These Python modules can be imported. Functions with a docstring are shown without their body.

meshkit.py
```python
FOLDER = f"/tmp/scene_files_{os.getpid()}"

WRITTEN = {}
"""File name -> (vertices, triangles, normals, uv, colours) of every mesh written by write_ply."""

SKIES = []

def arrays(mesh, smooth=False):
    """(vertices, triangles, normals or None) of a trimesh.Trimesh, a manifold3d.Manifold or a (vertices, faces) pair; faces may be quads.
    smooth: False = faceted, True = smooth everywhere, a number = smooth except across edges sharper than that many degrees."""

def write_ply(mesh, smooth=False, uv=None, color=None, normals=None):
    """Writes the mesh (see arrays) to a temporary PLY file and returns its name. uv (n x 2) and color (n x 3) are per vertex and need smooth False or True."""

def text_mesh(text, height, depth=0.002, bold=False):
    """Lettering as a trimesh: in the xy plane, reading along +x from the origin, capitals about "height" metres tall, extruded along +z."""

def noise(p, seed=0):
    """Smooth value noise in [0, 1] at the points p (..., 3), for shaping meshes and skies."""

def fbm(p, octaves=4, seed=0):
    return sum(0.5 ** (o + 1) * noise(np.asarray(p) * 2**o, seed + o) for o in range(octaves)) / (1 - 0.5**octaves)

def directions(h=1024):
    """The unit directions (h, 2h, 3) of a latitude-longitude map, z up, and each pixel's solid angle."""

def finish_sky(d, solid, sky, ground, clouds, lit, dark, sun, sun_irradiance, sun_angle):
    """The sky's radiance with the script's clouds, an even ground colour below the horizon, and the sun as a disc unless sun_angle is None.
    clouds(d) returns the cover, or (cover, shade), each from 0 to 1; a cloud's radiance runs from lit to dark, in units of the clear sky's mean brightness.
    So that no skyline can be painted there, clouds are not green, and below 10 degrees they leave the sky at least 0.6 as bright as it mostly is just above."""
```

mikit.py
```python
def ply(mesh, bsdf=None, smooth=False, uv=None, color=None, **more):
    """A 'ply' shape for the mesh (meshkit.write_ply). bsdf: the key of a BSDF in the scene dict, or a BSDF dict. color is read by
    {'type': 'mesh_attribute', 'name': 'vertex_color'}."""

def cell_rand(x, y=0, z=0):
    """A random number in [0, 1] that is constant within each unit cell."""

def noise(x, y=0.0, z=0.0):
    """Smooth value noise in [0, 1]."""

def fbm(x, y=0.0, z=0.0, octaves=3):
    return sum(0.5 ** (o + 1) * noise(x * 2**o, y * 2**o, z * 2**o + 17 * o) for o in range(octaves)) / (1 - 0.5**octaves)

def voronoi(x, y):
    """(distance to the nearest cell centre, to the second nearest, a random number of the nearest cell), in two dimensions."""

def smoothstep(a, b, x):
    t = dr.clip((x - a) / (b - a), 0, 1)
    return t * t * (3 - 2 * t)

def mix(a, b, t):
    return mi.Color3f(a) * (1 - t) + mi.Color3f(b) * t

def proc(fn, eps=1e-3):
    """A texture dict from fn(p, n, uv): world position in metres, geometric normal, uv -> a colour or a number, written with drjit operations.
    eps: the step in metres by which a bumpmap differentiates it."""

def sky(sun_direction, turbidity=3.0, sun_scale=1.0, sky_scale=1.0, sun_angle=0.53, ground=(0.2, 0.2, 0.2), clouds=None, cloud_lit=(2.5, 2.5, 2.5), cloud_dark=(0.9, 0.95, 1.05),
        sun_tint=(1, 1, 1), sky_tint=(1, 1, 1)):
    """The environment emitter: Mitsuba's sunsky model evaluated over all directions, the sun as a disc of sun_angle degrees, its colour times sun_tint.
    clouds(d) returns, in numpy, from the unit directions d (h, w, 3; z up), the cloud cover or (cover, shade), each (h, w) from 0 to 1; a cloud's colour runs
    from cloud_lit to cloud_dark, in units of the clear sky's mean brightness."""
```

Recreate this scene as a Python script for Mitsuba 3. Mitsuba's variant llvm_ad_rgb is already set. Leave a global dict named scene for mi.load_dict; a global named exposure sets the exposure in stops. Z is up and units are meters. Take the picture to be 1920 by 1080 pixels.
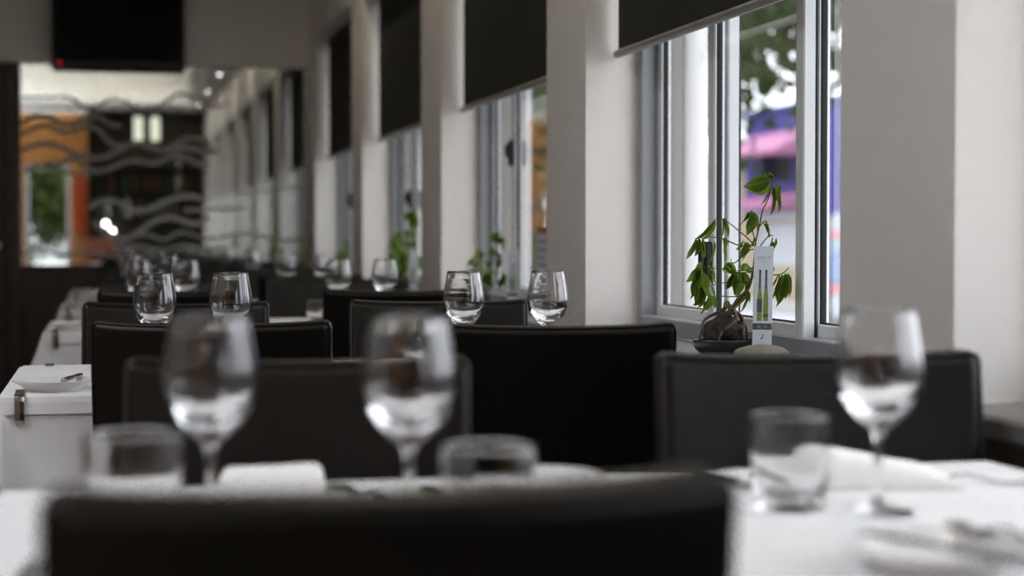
import math, random
import numpy as np, trimesh, drjit as dr
import mitsuba as mi
import mikit, meshkit
from shapely.geometry import LineString, Polygon, box as sbox
from shapely import affinity
from shapely.ops import unary_union

T = mi.ScalarTransform4f
scene, labels = {"type": "scene"}, {}
RNG = random.Random(7)

# ------------------------------------------------------------------ camera, sky, exposure
EYE = 1.04
YAW, PITCH = math.radians(12.915), math.radians(1.649)
AIM = [math.sin(YAW) * math.cos(PITCH), math.cos(YAW) * math.cos(PITCH), -math.sin(PITCH)]
scene["camera"] = {"type": "thinlens", "fov": 2 * math.degrees(math.atan(960 / 3300)), "fov_axis": "x",
                   "to_world": T().look_at(origin=[0, 0, EYE], target=[AIM[0], AIM[1], EYE + AIM[2]], up=[0, 0, 1]),
                   "aperture_radius": 0.0125, "focus_distance": 3.72, "near_clip": 0.05, "far_clip": 500.0}


def overcast(d):
    n = meshkit.fbm(d * 3.0, 4, 3)
    return np.ones(d.shape[:2]) * 0.97, np.clip(n * 1.2 - 0.3, 0, 1) * 0.6


SKY = 34.5
scene["sky"] = mikit.sky([0.2, -0.6, 0.75], turbidity=5.0, sun_scale=0.0, sky_scale=SKY, ground=(0.25, 0.25, 0.25), clouds=overcast,
                         cloud_lit=(1.02, 1.05, 1.12), cloud_dark=(0.78, 0.83, 0.92), sky_tint=(0.93, 1.0, 1.09))
exposure = 0.0

# ------------------------------------------------------------------ materials
P = mikit.proc


def rgb(*c):
    return {"type": "rgb", "value": list(c)}


def principled(color, rough, **k):
    return {"type": "twosided", "bsdf": {"type": "principled", "base_color": rgb(*color) if isinstance(color, tuple) else color, "roughness": rough, **k}}


def paint_fn(p, n, uv):
    m = mikit.fbm(p.x * 2.3, p.y * 2.3, p.z * 2.3, octaves=3)
    return mikit.mix((0.70, 0.67, 0.625), (0.74, 0.71, 0.665), m)


def wood_fn(p, n, uv):
    g = mikit.fbm(p.x * 14, p.y * 0.9, p.z * 14, octaves=4)
    return mikit.mix((0.012, 0.009, 0.007), (0.028, 0.021, 0.016), g)


def floor_fn(p, n, uv):
    g = mikit.fbm(p.x * 14, p.y * 0.9, p.z * 14, octaves=4)
    return mikit.mix((0.10, 0.075, 0.052), (0.17, 0.13, 0.09), g)


def leather_fn(p, n, uv):
    g = mikit.fbm(p.x * 25, p.y * 25, p.z * 25, octaves=3)
    return mikit.mix((0.0026, 0.0022, 0.0016), (0.0045, 0.0038, 0.0029), g)


def leather_bump(p, n, uv):
    a = mikit.noise(p.x * 420, p.y * 420, p.z * 420) * 0.6 + mikit.noise(p.x * 60, p.y * 60, p.z * 60)
    return a


def cloth_fn(p, n, uv):
    g = mikit.noise(p.x * 900, p.y * 900, p.z * 900)
    return mikit.mix((0.80, 0.80, 0.80), (0.84, 0.84, 0.84), g)


def rock_fn(p, n, uv):
    g = mikit.fbm(p.x * 60, p.y * 60, p.z * 60, octaves=4)
    return mikit.mix((0.018, 0.015, 0.012), (0.085, 0.07, 0.052), g * g)


def pebble_fn(p, n, uv):
    g = mikit.fbm(p.x * 90, p.y * 90, p.z * 90, octaves=4)
    return mikit.mix((0.15, 0.14, 0.11), (0.22, 0.21, 0.17), g)


def root_fn(p, n, uv):
    g = mikit.fbm(p.x * 200, p.y * 200, p.z * 70, octaves=3)
    return mikit.mix((0.055, 0.036, 0.023), (0.20, 0.14, 0.095), g)


def leaf_fn(p, n, uv):
    g = mikit.fbm(p.x * 40, p.y * 40, p.z * 40, octaves=2)
    v = dr.exp(-dr.square(uv.y / 0.05))
    return mikit.mix(mikit.mix((0.075, 0.135, 0.016), (0.16, 0.245, 0.04), g), (0.22, 0.33, 0.07), v * 0.7)


def tree_fn(p, n, uv):
    g = mikit.fbm(p.x * 3, p.y * 3, p.z * 3, octaves=3)
    return mikit.mix((0.030, 0.054, 0.020), (0.10, 0.145, 0.05), g)


def bark_fn(p, n, uv):
    g = mikit.fbm(p.x * 20, p.y * 20, p.z * 5, octaves=3)
    return mikit.mix((0.04, 0.03, 0.022), (0.13, 0.10, 0.08), g)


def pave_fn(p, n, uv):
    g = mikit.fbm(p.x * 2, p.y * 2, p.z, octaves=4)
    return mikit.mix((0.34, 0.325, 0.30), (0.44, 0.42, 0.40), g)


def road_fn(p, n, uv):
    g = mikit.fbm(p.x * 5, p.y * 5, p.z, octaves=4)
    return mikit.mix((0.36, 0.37, 0.40), (0.44, 0.45, 0.48), g)


def sillstone_fn(p, n, uv):
    g = mikit.fbm(p.x * 7, p.y * 7, p.z * 7, octaves=4)
    return mikit.mix((0.10, 0.095, 0.09), (0.15, 0.145, 0.14), g)


B = scene
B["paint"] = principled(P(paint_fn), 0.6, specular=0.3)
B["ceiling_paint"] = principled((0.80, 0.79, 0.77), 0.8, specular=0.2)
B["orange_paint"] = principled((0.62, 0.27, 0.075), 0.6, specular=0.3)
B["taupe_paint"] = principled((0.38, 0.345, 0.305), 0.7, specular=0.2)
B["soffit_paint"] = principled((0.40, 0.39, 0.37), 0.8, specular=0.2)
B["outer_render"] = principled((0.27, 0.255, 0.225), 0.8, specular=0.2)
B["dark_wood"] = principled(P(wood_fn), 0.4, specular=0.4)
B["floor_wood"] = principled(P(floor_fn), 0.45, specular=0.4)
B["sill_stone"] = principled(P(sillstone_fn), 0.35, specular=0.5)
B["leather"] = {"type": "bumpmap", "arbitrary": {"type": "proc", **{k: v for k, v in P(leather_bump, 5e-4).items() if k != "type"}}, "scale": 0.00022,
                "bsdf": principled(P(leather_fn), 0.32, specular=0.34)}
B["piping_leather"] = principled((0.008, 0.007, 0.0055), 0.3, specular=0.5)
B["chair_leg_wood"] = principled((0.012, 0.009, 0.007), 0.35)
B["cloth"] = principled(P(cloth_fn), 0.85, specular=0.15, sheen=0.2)
B["paper"] = principled((0.86, 0.86, 0.86), 0.6, specular=0.3)
B["napkin_cloth"] = principled((0.85, 0.84, 0.82), 0.85, specular=0.1)
B["china"] = principled((0.82, 0.82, 0.81), 0.12, specular=0.5, clearcoat=0.6)
B["steel"] = {"type": "twosided", "bsdf": {"type": "roughconductor", "material": "none", "alpha": 0.10, "specular_reflectance": rgb(0.40, 0.39, 0.37)}}
B["glass"] = {"type": "dielectric", "int_ior": 1.52, "ext_ior": 1.0}
B["window_glass"] = {"type": "thindielectric", "int_ior": 1.5}
B["alloy_white"] = principled((0.70, 0.715, 0.72), 0.35, specular=0.5)
B["alloy_grey"] = principled((0.25, 0.26, 0.272), 0.35, specular=0.5)
B["rubber"] = principled((0.012, 0.014, 0.014), 0.6, specular=0.3)
B["black_plastic"] = principled((0.009, 0.009, 0.010), 0.35, specular=0.25)
B["screen"] = principled((0.002, 0.002, 0.0025), 0.2, specular=0.04)
B["blind_fabric"] = principled((0.032, 0.032, 0.026), 0.9, specular=0.1)
B["rail_metal"] = principled((0.20, 0.19, 0.18), 0.4, specular=0.5)
B["silvering"] = {"type": "twosided", "bsdf": {"type": "conductor", "material": "none", "specular_reflectance": rgb(0.80, 0.83, 0.80)}}
B["frosting"] = {"type": "twosided", "bsdf": {"type": "blendbsdf", "weight": 0.5, "a": {"type": "roughconductor", "material": "none", "alpha": 0.4, "specular_reflectance": rgb(0.36, 0.345, 0.32)},
                 "b": {"type": "diffuse", "reflectance": rgb(0.32, 0.305, 0.28)}}}
B["rock"] = principled(P(rock_fn), 0.8, specular=0.3)
B["dish_glaze"] = principled((0.018, 0.019, 0.022), 0.3, specular=0.6)
B["pebble_stone"] = principled(P(pebble_fn), 0.7, specular=0.3)
B["root_bark"] = principled(P(root_fn), 0.7, specular=0.3)
B["twig"] = principled((0.10, 0.13, 0.03), 0.6)
B["leaf"] = {"type": "principledthin", "base_color": P(leaf_fn), "roughness": 0.35, "diff_trans": 1.1, "spec_trans": 0.0}
B["tree_leaf"] = {"type": "principledthin", "base_color": P(tree_fn), "roughness": 0.5, "diff_trans": 0.6, "spec_trans": 0.0}
B["bark"] = principled(P(bark_fn), 0.85)
B["pavement_stone"] = principled(P(pave_fn), 0.85, specular=0.2)
B["asphalt"] = principled(P(road_fn), 0.9, specular=0.2)
B["purple_render"] = principled((0.050, 0.045, 0.20), 0.8, specular=0.2)
B["pink_panel"] = principled((0.40, 0.17, 0.28), 0.7, specular=0.2)
B["cream_render"] = principled((0.36, 0.30, 0.215), 0.8, specular=0.2)
B["shop_dark"] = principled((0.03, 0.03, 0.035), 0.3)
B["shop_white"] = principled((0.40, 0.42, 0.44), 0.5)
B["car_blue"] = principled((0.045, 0.12, 0.30), 0.25, specular=0.5, clearcoat=0.8)
B["car_red"] = principled((0.52, 0.07, 0.10), 0.4)
B["car_glass"] = principled((0.20, 0.30, 0.38), 0.1, specular=0.6)
B["tyre"] = principled((0.02, 0.02, 0.02), 0.8)
B["card_white"] = principled((0.52, 0.55, 0.59), 0.5, specular=0.3)
B["ink_grey"] = principled((0.25, 0.26, 0.28), 0.6)
B["ink_dark"] = principled((0.06, 0.065, 0.075), 0.5)
B["ink_green"] = principled((0.16, 0.21, 0.045), 0.5)
B["red_paint"] = principled((0.62, 0.06, 0.02), 0.5)
B["bottle_green"] = principled((0.03, 0.05, 0.02), 0.12, specular=0.6)
B["bottle_amber"] = principled((0.08, 0.045, 0.015), 0.12, specular=0.6)
B["bottle_pale"] = principled((0.45, 0.45, 0.40), 0.12, specular=0.6)
B["rust_leather"] = principled((0.30, 0.10, 0.06), 0.5)


# ------------------------------------------------------------------ helpers
def numbered(key):
    if not any(k == key or k.startswith(key + "__") for k in scene) and key not in labels:
        return key
    i = 1
    while any(k == f"{key}_{i:03d}" or k.startswith(f"{key}_{i:03d}__") for k in scene) or f"{key}_{i:03d}" in labels:
        i += 1
    return f"{key}_{i:03d}"


def thing(name, label, category, group=None):
    key = numbered(name)
    labels[key] = {"label": label, "category": category}
    if group:
        labels[key]["group"] = group
    return key


def struct(key, **extra):
    labels[key] = {"kind": "structure", **extra}
    return key


def put(key, shape, at=None):
    base, i = key, 0
    while key in scene or (i and any(k.startswith(key + "__") for k in scene)):
        i += 1
        key = f"{base}_{i:03d}"
    scene[key] = {**shape, "to_world": at} if at is not None else shape
    return key


def cat(*ms):
    return trimesh.util.concatenate([m for m in ms])


def bx(x0, x1, y0, y1, z0, z1):
    m = trimesh.creation.box(extents=[x1 - x0, y1 - y0, z1 - z0])
    m.apply_translation([(x0 + x1) / 2, (y0 + y1) / 2, (z0 + z1) / 2])
    return m


def cbx(x0, x1, y0, y1, z0, z1, c=0.004):
    h = np.array([x1 - x0, y1 - y0, z1 - z0]) / 2
    c = min(c, 0.45 * h.min())
    pts = []
    for sx in (-1, 1):
        for sy in (-1, 1):
            for sz in (-1, 1):
                s = np.array([sx, sy, sz])
                for k in range(3):
                    q = h - c
                    q[k] = h[k]
                    pts.append(s * q)
    m = trimesh.convex.convex_hull(np.array(pts))
    m.apply_translation([(x0 + x1) / 2, (y0 + y1) / 2, (z0 + z1) / 2])
    return m


def rounded(size, r, n=(10, 4, 10)):
    """A box with rounded edges, gridded so that it can be bent afterwards."""
    h = np.array(size) / 2.0
    lin = []
    for k in range(3):
        inner = np.linspace(-h[k] + r, h[k] - r, n[k] + 1)
        a = np.sin(np.linspace(0, 1, 5)[:-1] * math.pi / 4) / math.sin(math.pi / 4)
        lin.append(np.concatenate([-h[k] + r * (a), inner, (h[k] - r * (a))[::-1]]))
    vs, fs, off = [], [], 0
    for k in range(3):
        i, j = [(1, 2), (2, 0), (0, 1)][k]
        a, b = np.meshgrid(lin[i], lin[j], indexing="ij")
        for s in (-1, 1):
            p = np.zeros(a.shape + (3,))
            p[..., i], p[..., j], p[..., k] = a, b, s * h[k]
            na, nb = a.shape
            idx = np.arange(na * nb).reshape(na, nb) + off
            q = np.stack([idx[:-1, :-1], idx[1:, :-1], idx[1:, 1:], idx[:-1, 1:]], -1).reshape(-1, 4)
            if s < 0:
                q = q[:, ::-1]
            vs.append(p.reshape(-1, 3))
            fs.append(np.vstack([q[:, [0, 1, 2]], q[:, [0, 2, 3]]]))
            off += na * nb
    v = np.vstack(vs)
    inner = np.clip(v, -h + r, h - r)
    d = v - inner
    L = np.linalg.norm(d, axis=1, keepdims=True)
    v = inner + np.where(L > 1e-9, d / np.maximum(L, 1e-9) * r, 0)
    m = trimesh.Trimesh(v, np.vstack(fs), process=True)
    m.merge_vertices(digits_vertex=6)
    return m


def lathe(profile, n=48):
    """Closed solid of revolution from (r, z) pairs, from axis to axis."""
    pr = np.asarray(profile, float)
    ang = np.arange(n) * 2 * math.pi / n
    vs, rings = [], []
    for r, z in pr:
        if r < 1e-6:
            rings.append([len(vs)])
            vs.append([0, 0, z])
        else:
            rings.append(list(range(len(vs), len(vs) + n)))
            vs += [[r * math.cos(a), r * math.sin(a), z] for a in ang]
    fs = []
    for A, C in zip(rings[:-1], rings[1:]):
        for i in range(n):
            j = (i + 1) % n
            if len(A) == 1 and len(C) > 1:
                fs.append([A[0], C[j], C[i]])
            elif len(C) == 1 and len(A) > 1:
                fs.append([A[i], A[j], C[0]])
            elif len(A) > 1:
                fs += [[A[i], A[j], C[j]], [A[i], C[j], C[i]]]
    m = trimesh.Trimesh(np.array(vs), np.array(fs), process=False)
    if m.volume < 0:
        m.invert()
    return m


def spline(pts, n):
    from scipy.interpolate import CubicSpline
    p = np.asarray(pts, float)
    t = np.concatenate([[0], np.cumsum(np.linalg.norm(np.diff(p, axis=0), axis=1))])
    return CubicSpline(t, p)(np.linspace(0, t[-1], n))


def tube(pts, radii, n=8, closed=False):
    p = np.asarray(pts, float)
    r = np.broadcast_to(np.asarray(radii, float), (len(p),))
    if closed:
        t = np.roll(p, -1, 0) - np.roll(p, 1, 0)
    else:
        t = np.gradient(p, axis=0)
    t /= np.maximum(np.linalg.norm(t, axis=1, keepdims=True), 1e-12)
    u = np.cross(t[0], [0, 0, 1] if abs(t[0][2]) < 0.9 else [1, 0, 0])
    u /= np.linalg.norm(u)
    vs = []
    for i in range(len(p)):
        u = u - t[i] * (u @ t[i])
        u /= np.linalg.norm(u)
        w = np.cross(t[i], u)
        for k in range(n):
            a = 2 * math.pi * k / n
            vs.append(p[i] + r[i] * (math.cos(a) * u + math.sin(a) * w))
    fs = []
    m = len(p)
    for i in range(m if closed else m - 1):
        for k in range(n):
            a, b = i * n + k, i * n + (k + 1) % n
            c, d = ((i + 1) % m) * n + (k + 1) % n, ((i + 1) % m) * n + k
            fs += [[a, b, c], [a, c, d]]
    if not closed:
        vs += [p[0], p[-1]]
        for k in range(n):
            fs.append([len(vs) - 2, (k + 1) % n, k])
            fs.append([len(vs) - 1, (m - 1) * n + k, (m - 1) * n + (k + 1) % n])
    mesh = trimesh.Trimesh(np.array(vs), np.array(fs), process=False)
    return mesh


def extrude(poly, h):
    gs = getattr(poly, "geoms", [poly])
    return cat(*[trimesh.creation.extrude_polygon(g, h, engine="earcut") for g in gs])


def yz_to_world(m, axis="xz"):
    """Turns a mesh drawn in the xy plane (extruded along +z) upright: drawn x stays x, drawn y becomes z, thickness goes towards -y."""
    m = m.copy()
    v = m.vertices.copy()
    m.vertices = np.stack([v[:, 0], -v[:, 2], v[:, 1]], 1)
    return m


def at(x, y, z, rz=0.0, s=1.0):
    return T().translate([x, y, z]).rotate([0, 0, 1], rz).scale([s, s, s])


# ------------------------------------------------------------------ the setting
WALL_X, FAR_Y, BACK_Y, LEFT_X, CEIL = 1.23, 11.04, -1.55, -3.3, 2.66
SILL = 0.79
OPEN = [(-1.33, 0.328), (0.75, 2.411), (2.833, 4.493), (4.918, 6.557), (7.0, 8.681), (9.074, 10.711)]   # window openings along the wall
HEAD = 2.25

struct("floor")
put("floor", mikit.ply(bx(LEFT_X - 0.3, 1.6, BACK_Y - 0.3, FAR_Y + 0.3, -0.2, 0), "floor_wood"))
struct("ceiling")
HIGH, SOFFIT_X = 3.40, 1.04                     # main ceiling; the lower soffit runs along the window wall
RX0, RX1, RY0, RY1 = -3.0, -0.95, -1.2, 3.4     # rooflight over the aisle beside the camera
put("ceiling", mikit.ply(cat(bx(LEFT_X - 0.3, RX0, BACK_Y - 0.3, FAR_Y + 0.3, HIGH, HIGH + 0.2), bx(RX1, 1.6, BACK_Y - 0.3, FAR_Y + 0.3, HIGH, HIGH + 0.2),
                             bx(RX0, RX1, BACK_Y - 0.3, RY0, HIGH, HIGH + 0.2), bx(RX0, RX1, RY1, FAR_Y + 0.3, HIGH, HIGH + 0.2)), "ceiling_paint"))
struct("ceiling_soffit")
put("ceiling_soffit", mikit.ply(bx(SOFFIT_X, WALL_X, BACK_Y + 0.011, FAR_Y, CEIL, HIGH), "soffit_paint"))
struct("window_7")
put("window_7__frame", mikit.ply(cat(*[bx(RX0, RX1, y - 0.03, y + 0.03, HIGH + 0.1, HIGH + 0.16) for y in np.linspace(RY0 + 0.03, RY1 - 0.03, 5)]
                                      + [bx(x - 0.03, x + 0.03, RY0, RY1, HIGH + 0.1, HIGH + 0.16) for x in (RX0 + 0.03, RX1 - 0.03)]), "alloy_white"))
put("window_7__pane", mikit.ply(bx(RX0, RX1, RY0, RY1, HIGH + 0.165, HIGH + 0.168), "window_glass"))
wall = [bx(WALL_X, 1.50, BACK_Y - 0.3, FAR_Y + 0.3, 0, SILL - 0.04), bx(WALL_X, 1.50, BACK_Y - 0.3, FAR_Y + 0.3, HEAD, HIGH)]
FX0, FX1 = 1.372, 1.452
outer = []
edges = [BACK_Y - 0.3] + [e for o in OPEN for e in o] + [FAR_Y + 0.3]
for a, b in zip(edges[0::2], edges[1::2]):
    wall.append(bx(WALL_X, FX0 + 0.06, a, b, SILL - 0.04, HEAD))
    outer.append(bx(FX0 + 0.06, 1.50, a, b, SILL - 0.04, HEAD))
struct("wall_right")
put("wall_right", mikit.ply(cat(*wall), "paint"))
for o in outer:
    put("wall_right__outer_pier", mikit.ply(o, "outer_render"))
struct("wall_far")
put("wall_far", mikit.ply(bx(LEFT_X - 0.3, 1.23, FAR_Y, FAR_Y + 0.2, 0, HIGH), "paint"))
struct("wall_left")
put("wall_left", mikit.ply(bx(LEFT_X - 0.2, LEFT_X, BACK_Y, FAR_Y, 0, HIGH), "taupe_paint"))
struct("wall_back")
DX0, DX1, DZ = -1.06, -0.47, 2.0
put("wall_back", mikit.ply(cat(bx(LEFT_X, DX0, BACK_Y - 0.15, BACK_Y, 0, 2.64), bx(DX1, WALL_X, BACK_Y - 0.15, BACK_Y, 0, 2.64), bx(DX0, DX1, BACK_Y - 0.15, BACK_Y, DZ, 2.64)), "orange_paint"))
put("wall_back__upper_band", mikit.ply(cbx(LEFT_X, WALL_X, BACK_Y - 0.15, BACK_Y + 0.01, 2.64, HIGH, 0.004), "ceiling_paint"))
struct("door_2")
put("door_2__frame", mikit.ply(cat(bx(DX0, DX0 + 0.06, BACK_Y - 0.12, BACK_Y - 0.03, 0, DZ), bx(DX1 - 0.06, DX1, BACK_Y - 0.12, BACK_Y - 0.03, 0, DZ),
                                   bx(DX0, DX1, BACK_Y - 0.12, BACK_Y - 0.03, DZ - 0.06, DZ), bx(DX0, DX1, BACK_Y - 0.12, BACK_Y - 0.03, 0, 0.2)), "alloy_white"))
put("door_2__pane", mikit.ply(bx(DX0 + 0.06, DX1 - 0.06, BACK_Y - 0.08, BACK_Y - 0.078, 0.2, DZ - 0.06), "window_glass"))

k = thing("cove_light", "warm white strip light on top of the bar canopy washing the wall above it", "strip light")
put(k + "__tray", mikit.ply(cat(bx(-2.6, 1.02, BACK_Y + 0.40, BACK_Y + 0.52, 2.665, 2.675), bx(-2.6, 1.02, BACK_Y + 0.51, BACK_Y + 0.52, 2.675, 2.74)), "alloy_white"))
put(k + "__strip", mikit.ply(cbx(-2.58, 1.0, BACK_Y + 0.44, BACK_Y + 0.48, 2.676, 2.70, 0.004), "card_white", emitter={"type": "area", "radiance": rgb(22, 20.5, 18.5)}))

# dark panelling: below the mirror and below the window ledge
struct("trim_1")
put("trim_1", mikit.ply(cat(cbx(-0.51, 1.2, FAR_Y - 0.03, FAR_Y, 0, 0.865, 0.006), cbx(-0.51, 1.2, FAR_Y - 0.045, FAR_Y, 0.845, 0.87, 0.006)), "dark_wood"))
struct("trim_2")
put("trim_2", mikit.ply(bx(WALL_X - 0.02, WALL_X - 0.001, BACK_Y, FAR_Y - 0.05, 0, SILL - 0.035), "dark_wood"))
struct("trim_3")
put("trim_3", mikit.ply(cat(*[cbx(WALL_X - 0.028, WALL_X, BACK_Y + 0.02, FAR_Y - 0.05, SILL - 0.035, SILL, 0.006)] + [bx(WALL_X - 0.004, 1.372, a, b, SILL - 0.04, SILL) for a, b in OPEN]), "sill_stone"))

# dark door beside the mirror
struct("door_1")
put("door_1__panel", mikit.ply(cbx(-1.45, -0.60, FAR_Y - 0.03, FAR_Y, 0, 2.03, 0.004), "dark_wood"))
put("door_1__frame", mikit.ply(cat(cbx(-0.60, -0.515, FAR_Y - 0.05, FAR_Y, 0, 2.09, 0.006), cbx(-1.53, -1.45, FAR_Y - 0.05, FAR_Y, 0, 2.09, 0.006), cbx(-1.45, -0.60, FAR_Y - 0.05, FAR_Y, 2.03, 2.09, 0.006)), "dark_wood"))
hk = cat(tube([[-0.655, FAR_Y - 0.03, 0.99], [-0.655, FAR_Y - 0.08, 0.99]], 0.012, 10), tube([[-0.655, FAR_Y - 0.075, 0.99], [-0.70, FAR_Y - 0.085, 0.99], [-0.77, FAR_Y - 0.085, 0.99]], 0.010, 10),
         tube([[-0.655, FAR_Y - 0.03, 0.99], [-0.655, FAR_Y - 0.038, 0.99]], 0.026, 16))
put("door_1__handle", mikit.ply(hk, "steel", smooth=40))

# ------------------------------------------------------------------ windows
def ring(y0, y1, z0, z1, w, x0, x1, wb=None):
    wb = wb or w
    return cat(cbx(x0, x1, y0, y0 + w, z0, z1, 0.003), cbx(x0, x1, y1 - w, y1, z0, z1, 0.003), cbx(x0, x1, y0 + w, y1 - w, z1 - w, z1, 0.003), cbx(x0, x1, y0 + w, y1 - w, z0, z0 + wb, 0.003))


LATCH_Z = {2: 0.985, 3: 1.335, 4: 1.215, 5: 1.25}
for wi, (a, b) in enumerate(OPEN):
    key = struct(f"window_{wi + 1}")
    put(key + "__frame", mikit.ply(ring(a, b, SILL, HEAD, 0.035, FX0, FX1, 0.045), "alloy_grey"))
    third = (b - a - 0.05) / 3
    for k in range(3):
        y0, y1 = a + 0.025 + k * third - (0.024 if k else 0), a + 0.025 + (k + 1) * third + (0.024 if k < 2 else 0)
        x0 = FX0 + (0.010 if k == 1 else 0.044)
        z0, z1 = SILL + 0.03, HEAD - 0.03
        s = put(key + "__sash", mikit.ply(ring(y0, y1, z0, z1, 0.042, x0, x0 + 0.028), "alloy_white"))
        put(s + "__seal", mikit.ply(ring(y0 + 0.040, y1 - 0.040, z0 + 0.040, z1 - 0.040, 0.005, x0 + 0.007, x0 + 0.021), "rubber"))
        put(s + "__pane", mikit.ply(bx(x0 + 0.013, x0 + 0.015, y0 + 0.042, y1 - 0.042, z0 + 0.042, z1 - 0.042), "window_glass"))
        put(s + "__brush_strip", mikit.ply(cat(bx(x0 + 0.028, x0 + 0.031, y0, y0 + 0.006, z0, z1), bx(x0 + 0.028, x0 + 0.031, y1 - 0.006, y1, z0, z1)), "rubber"))
        if k == 1 and wi in LATCH_Z:
            lz = LATCH_Z[wi]
            put(s + "__latch", mikit.ply(cat(cbx(x0 - 0.018, x0, y1 - 0.036, y1 - 0.008, lz - 0.045, lz + 0.045, 0.004), cbx(x0 - 0.03, x0 - 0.016, y1 - 0.03, y1 - 0.014, lz - 0.015, lz + 0.03, 0.004)), "black_plastic"))

for wi, (a, b) in enumerate(OPEN[1:]):
    k = thing("downpipe", "white round downpipe outside, " + ["beside the window nearest the camera", "seen through the far pane of the window with the sharp bonsai", "behind the far pane of the window with the paper notice", "behind the third bonsai along the ledge", "behind the last bonsai before the mirror"][wi], "pipe", "downpipes outside the windows")
    put(k + "__pipe", mikit.ply(tube([[1.537, b + 0.012, -0.03], [1.537, b + 0.012, 3.3]], 0.034, 20), "alloy_white", smooth=40))
    put(k + "__clip", mikit.ply(tube([[1.537, b + 0.012, 1.9], [1.537, b + 0.012, 1.93]], 0.037, 20), "alloy_grey", smooth=40))

# roller blinds
names = ["charcoal roller blind half drawn over the window behind the bar end", "charcoal roller blind half drawn at the window nearest the camera",
         "charcoal roller blind with grey bottom bar above the bonsai and its wine card", "charcoal roller blind over the window that has a paper notice on its pane",
         "charcoal roller blind over the window of the third bonsai along the ledge", "charcoal roller blind over the last window beside the far mirror"]
for wi, (a, b) in enumerate(OPEN):
    k = thing("roller_blind", names[wi], "blind", "roller blinds along the window wall")
    put(k + "__fabric", mikit.ply(bx(1.309, 1.311, a + 0.035, b - 0.035, 1.53, HEAD - 0.03), "blind_fabric"))
    put(k + "__bottom_bar", mikit.ply(tube([[1.31, a + 0.022, 1.522], [1.31, b - 0.018, 1.522]], 0.011, 14), "rail_metal", smooth=40))
    put(k + "__roller", mikit.ply(tube([[1.335, a + 0.03, HEAD - 0.035], [1.335, b - 0.03, HEAD - 0.035]], 0.026, 16), "blind_fabric", smooth=40))
    for y0 in (a + 0.005, b - 0.02):
        put(k + "__bracket", mikit.ply(bx(1.30, 1.365, y0, y0 + 0.015, HEAD - 0.07, HEAD), "alloy_white"))

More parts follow.
